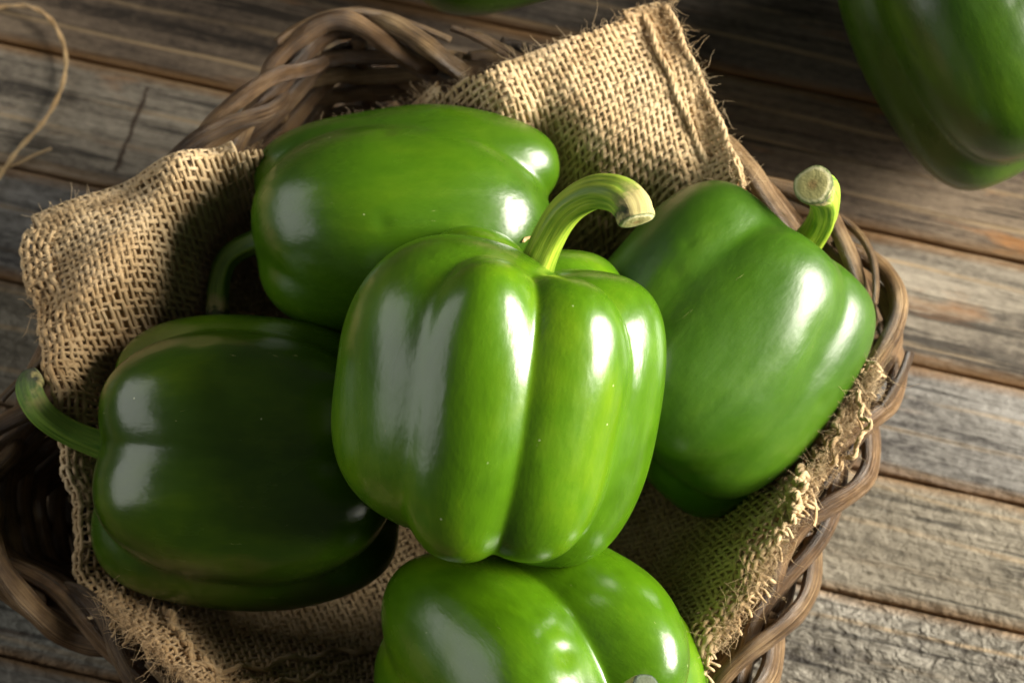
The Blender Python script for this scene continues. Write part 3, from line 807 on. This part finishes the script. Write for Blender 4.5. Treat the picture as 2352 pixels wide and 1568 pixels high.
make_pepper('dark green bell pepper in shade at the left with a drooping stem over the rim', (580, 1050, .064), (-.99, .06, .03),
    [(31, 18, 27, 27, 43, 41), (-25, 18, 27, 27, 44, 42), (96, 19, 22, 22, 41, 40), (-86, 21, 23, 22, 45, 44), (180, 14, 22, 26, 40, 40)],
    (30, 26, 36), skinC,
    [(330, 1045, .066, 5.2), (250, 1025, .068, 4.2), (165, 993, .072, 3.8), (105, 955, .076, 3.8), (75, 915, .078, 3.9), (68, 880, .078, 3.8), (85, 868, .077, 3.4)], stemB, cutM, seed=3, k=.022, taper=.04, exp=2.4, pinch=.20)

make_pepper('green bell pepper at the right with its cut stem standing above the rim', (1625, 795, .070), (.63, .76, -.022),
    [(12, 17, 24, 27, 41, 34), (68, 20, 21, 22, 42, 34), (-58, 18, 23, 25, 42, 37), (120, 22, 23, 21, 40, 41), (-145, 14, 24, 26, 40, 40)],
    (27, 32, 34), skinB,
    [(1810, 600, .070, 6), (1858, 550, .076, 4.4), (1888, 505, .086, 4.0), (1895, 465, .095, 4.2), (1886, 438, .101, 5.2), (1868, 425, .108, 5.7)], stemC, cutM, seed=4, k=.03, taper=.0, pinch=.16, exp=2.9,
    dents=((34, 22, 7, 1.0), (40, 12, 6, .8)))

make_pepper('green bell pepper at the bottom edge showing its stem end', (1240, 1545, .068), (.60, -.46, .64),
    [(8, 19, 26, 26, 40, 42), (-74, 18, 23, 23, 43, 29), (72, 19, 26, 26, 38, 42), (140, 18, 24, 24, 38, 40), (-135, 18, 24, 24, 38, 38)],
    (28, 22, 36), skinA,
    [(1380, 1660, .090, 6), (1420, 1625, .100, 4.2), (1455, 1595, .110, 4.0), (1484, 1578, .116, 4.0)], stemB, cutD, seed=5, k=.024, taper=.08, exp=2.35, pinch=.32, dents=((20, 34, 6, 2.2), (-20, 30, 4, 1.2), (48, 26, 7, 1.2)))

make_pepper('blurred green bell pepper lying on the planks at the top right', (2305, 45, .045), (-.38, .92, 0),
    [(40, 20, 26, 27, 44, 42), (-28, 21, 26, 27, 44, 42), (-92, 21, 24, 23, 44, 46), (105, 20, 24, 23, 44, 44), (180, 17, 24, 26, 44, 44)],
    (28, 36, 36), skinD, [(2060, -170, .045, 5), (2020, -230, .047, 4), (2000, -290, .05, 4)], stemB, cutM, seed=6, k=.030, taper=.04, nt_=200, np_=130, pinch=.1, pinch_b=.05, exp=2.9)

make_pepper('blurred green bell pepper at the top edge, mostly out of the picture', (1205, -285, .040), (.9, .3, 0),
    [(30, 17, 24, 24, 44, 44), (-40, 17, 24, 24, 44, 44), (100, 18, 22, 22, 44, 44), (-105, 18, 23, 22, 44, 44), (180, 15, 22, 24, 44, 44)],
    (28, 36, 36), skinD, [(1470, -370, .045, 5), (1530, -390, .047, 4), (1590, -390, .05, 4)], stemB, cutM, seed=7, k=.025, taper=.04, nt_=160, np_=100)

# ------------------------------------------------------------------ twine on the table
twm = burlap_mat('twine_fibre', (.50, .36, .19), (.66, .50, .30), (.34, .22, .10))
tw = empty('jute_twine', tuple(U(60, 200, 0))); tag(tw, 'thin loop of tan twine lying on the planks at the top left', 'twine')
def strand(pts, r, name='strand'):
    P = catmull([U(x, y, z) for x, y, z in pts], 80)
    for ph in (0, math.pi):
        T, N, B = frames(P); a = np.arange(80) * .55 + ph
        V, F, UVs = tube(P + r * .55 * (np.cos(a)[:, None] * N + np.sin(a)[:, None] * B), r * .65, 8)
        link(name, mesh_quads(name, V, F, UVs), twm, tw)
strand([(-60, 30, .002), (0, 16, .002), (70, 16, .004), (120, 50, .004), (150, 120, .003), (142, 200, .002), (100, 280, .002), (45, 340, .002), (5, 395, .002), (-40, 470, .002)], .00068)
strand([(-30, 390, .0015), (30, 380, .0015), (75, 358, .0015), (118, 341, .0015)], .00045)

# ------------------------------------------------------------------ dry flakes that fell on the back pepper
from mathutils.bvhtree import BVHTree
fm, fnt, fb = new_mat('dry_flake'); fb.inputs['Base Color'].default_value = (.62, .42, .20, 1); fb.inputs['Roughness'].default_value = .8
bpy.context.view_layer.update()
back = [o for o in bpy.data.objects if o.name.startswith('flesh') and 'behind the others' in o.parent.get('label', '')][0]
M4 = back.matrix_world
tree = BVHTree.FromPolygons([M4 @ v.co for v in back.data.vertices], [tuple(p.vertices) for p in back.data.polygons])
for (x, y, sz, lab) in ((1063, 533, .0011, 'tiny curled tan flake on the back pepper, further from the stem hook'), (1205, 549, .0012, 'tiny tan flake on the back pepper, right beside the hooked stem')):
    d = Vector(U(x, y, 0) - CAM).normalized(); hit, nrm, _, _ = tree.ray_cast(Vector(CAM), d)
    if hit is None: continue
    t1 = nrm.orthogonal().normalized(); t2 = nrm.cross(t1); g = np.random.default_rng(int(x)); V = []
    for lay in (0.0001, .0004):
        for a in np.linspace(0, 2 * math.pi, 9, endpoint=False):
            r = sz * (.7 + .5 * g.random() * abs(math.cos(a)))
            V.append(hit * 0 + t1 * (r * 1.3 * math.cos(a)) + t2 * (r * .6 * math.sin(a)) + nrm * (lay + .0006 * abs(math.cos(a)) ** 2))
    V = [tuple(v) for v in V] + [tuple(nrm * .0001), tuple(nrm * .0004)]
    F = [(i, (i + 1) % 9, 9 + (i + 1) % 9, 9 + i) for i in range(9)] + [(9 + i, 9 + (i + 1) % 9, 19, -1) for i in range(9)] + [((i + 1) % 9, i, 18, -1) for i in range(9)]
    o = link('dry_flake', mesh_quads('dry_flake', V, F, smooth=False), fm); o.location = hit
    tag(o, lab, 'flake', 'dry flakes on the back pepper')

scene.cycles.use_denoising = True
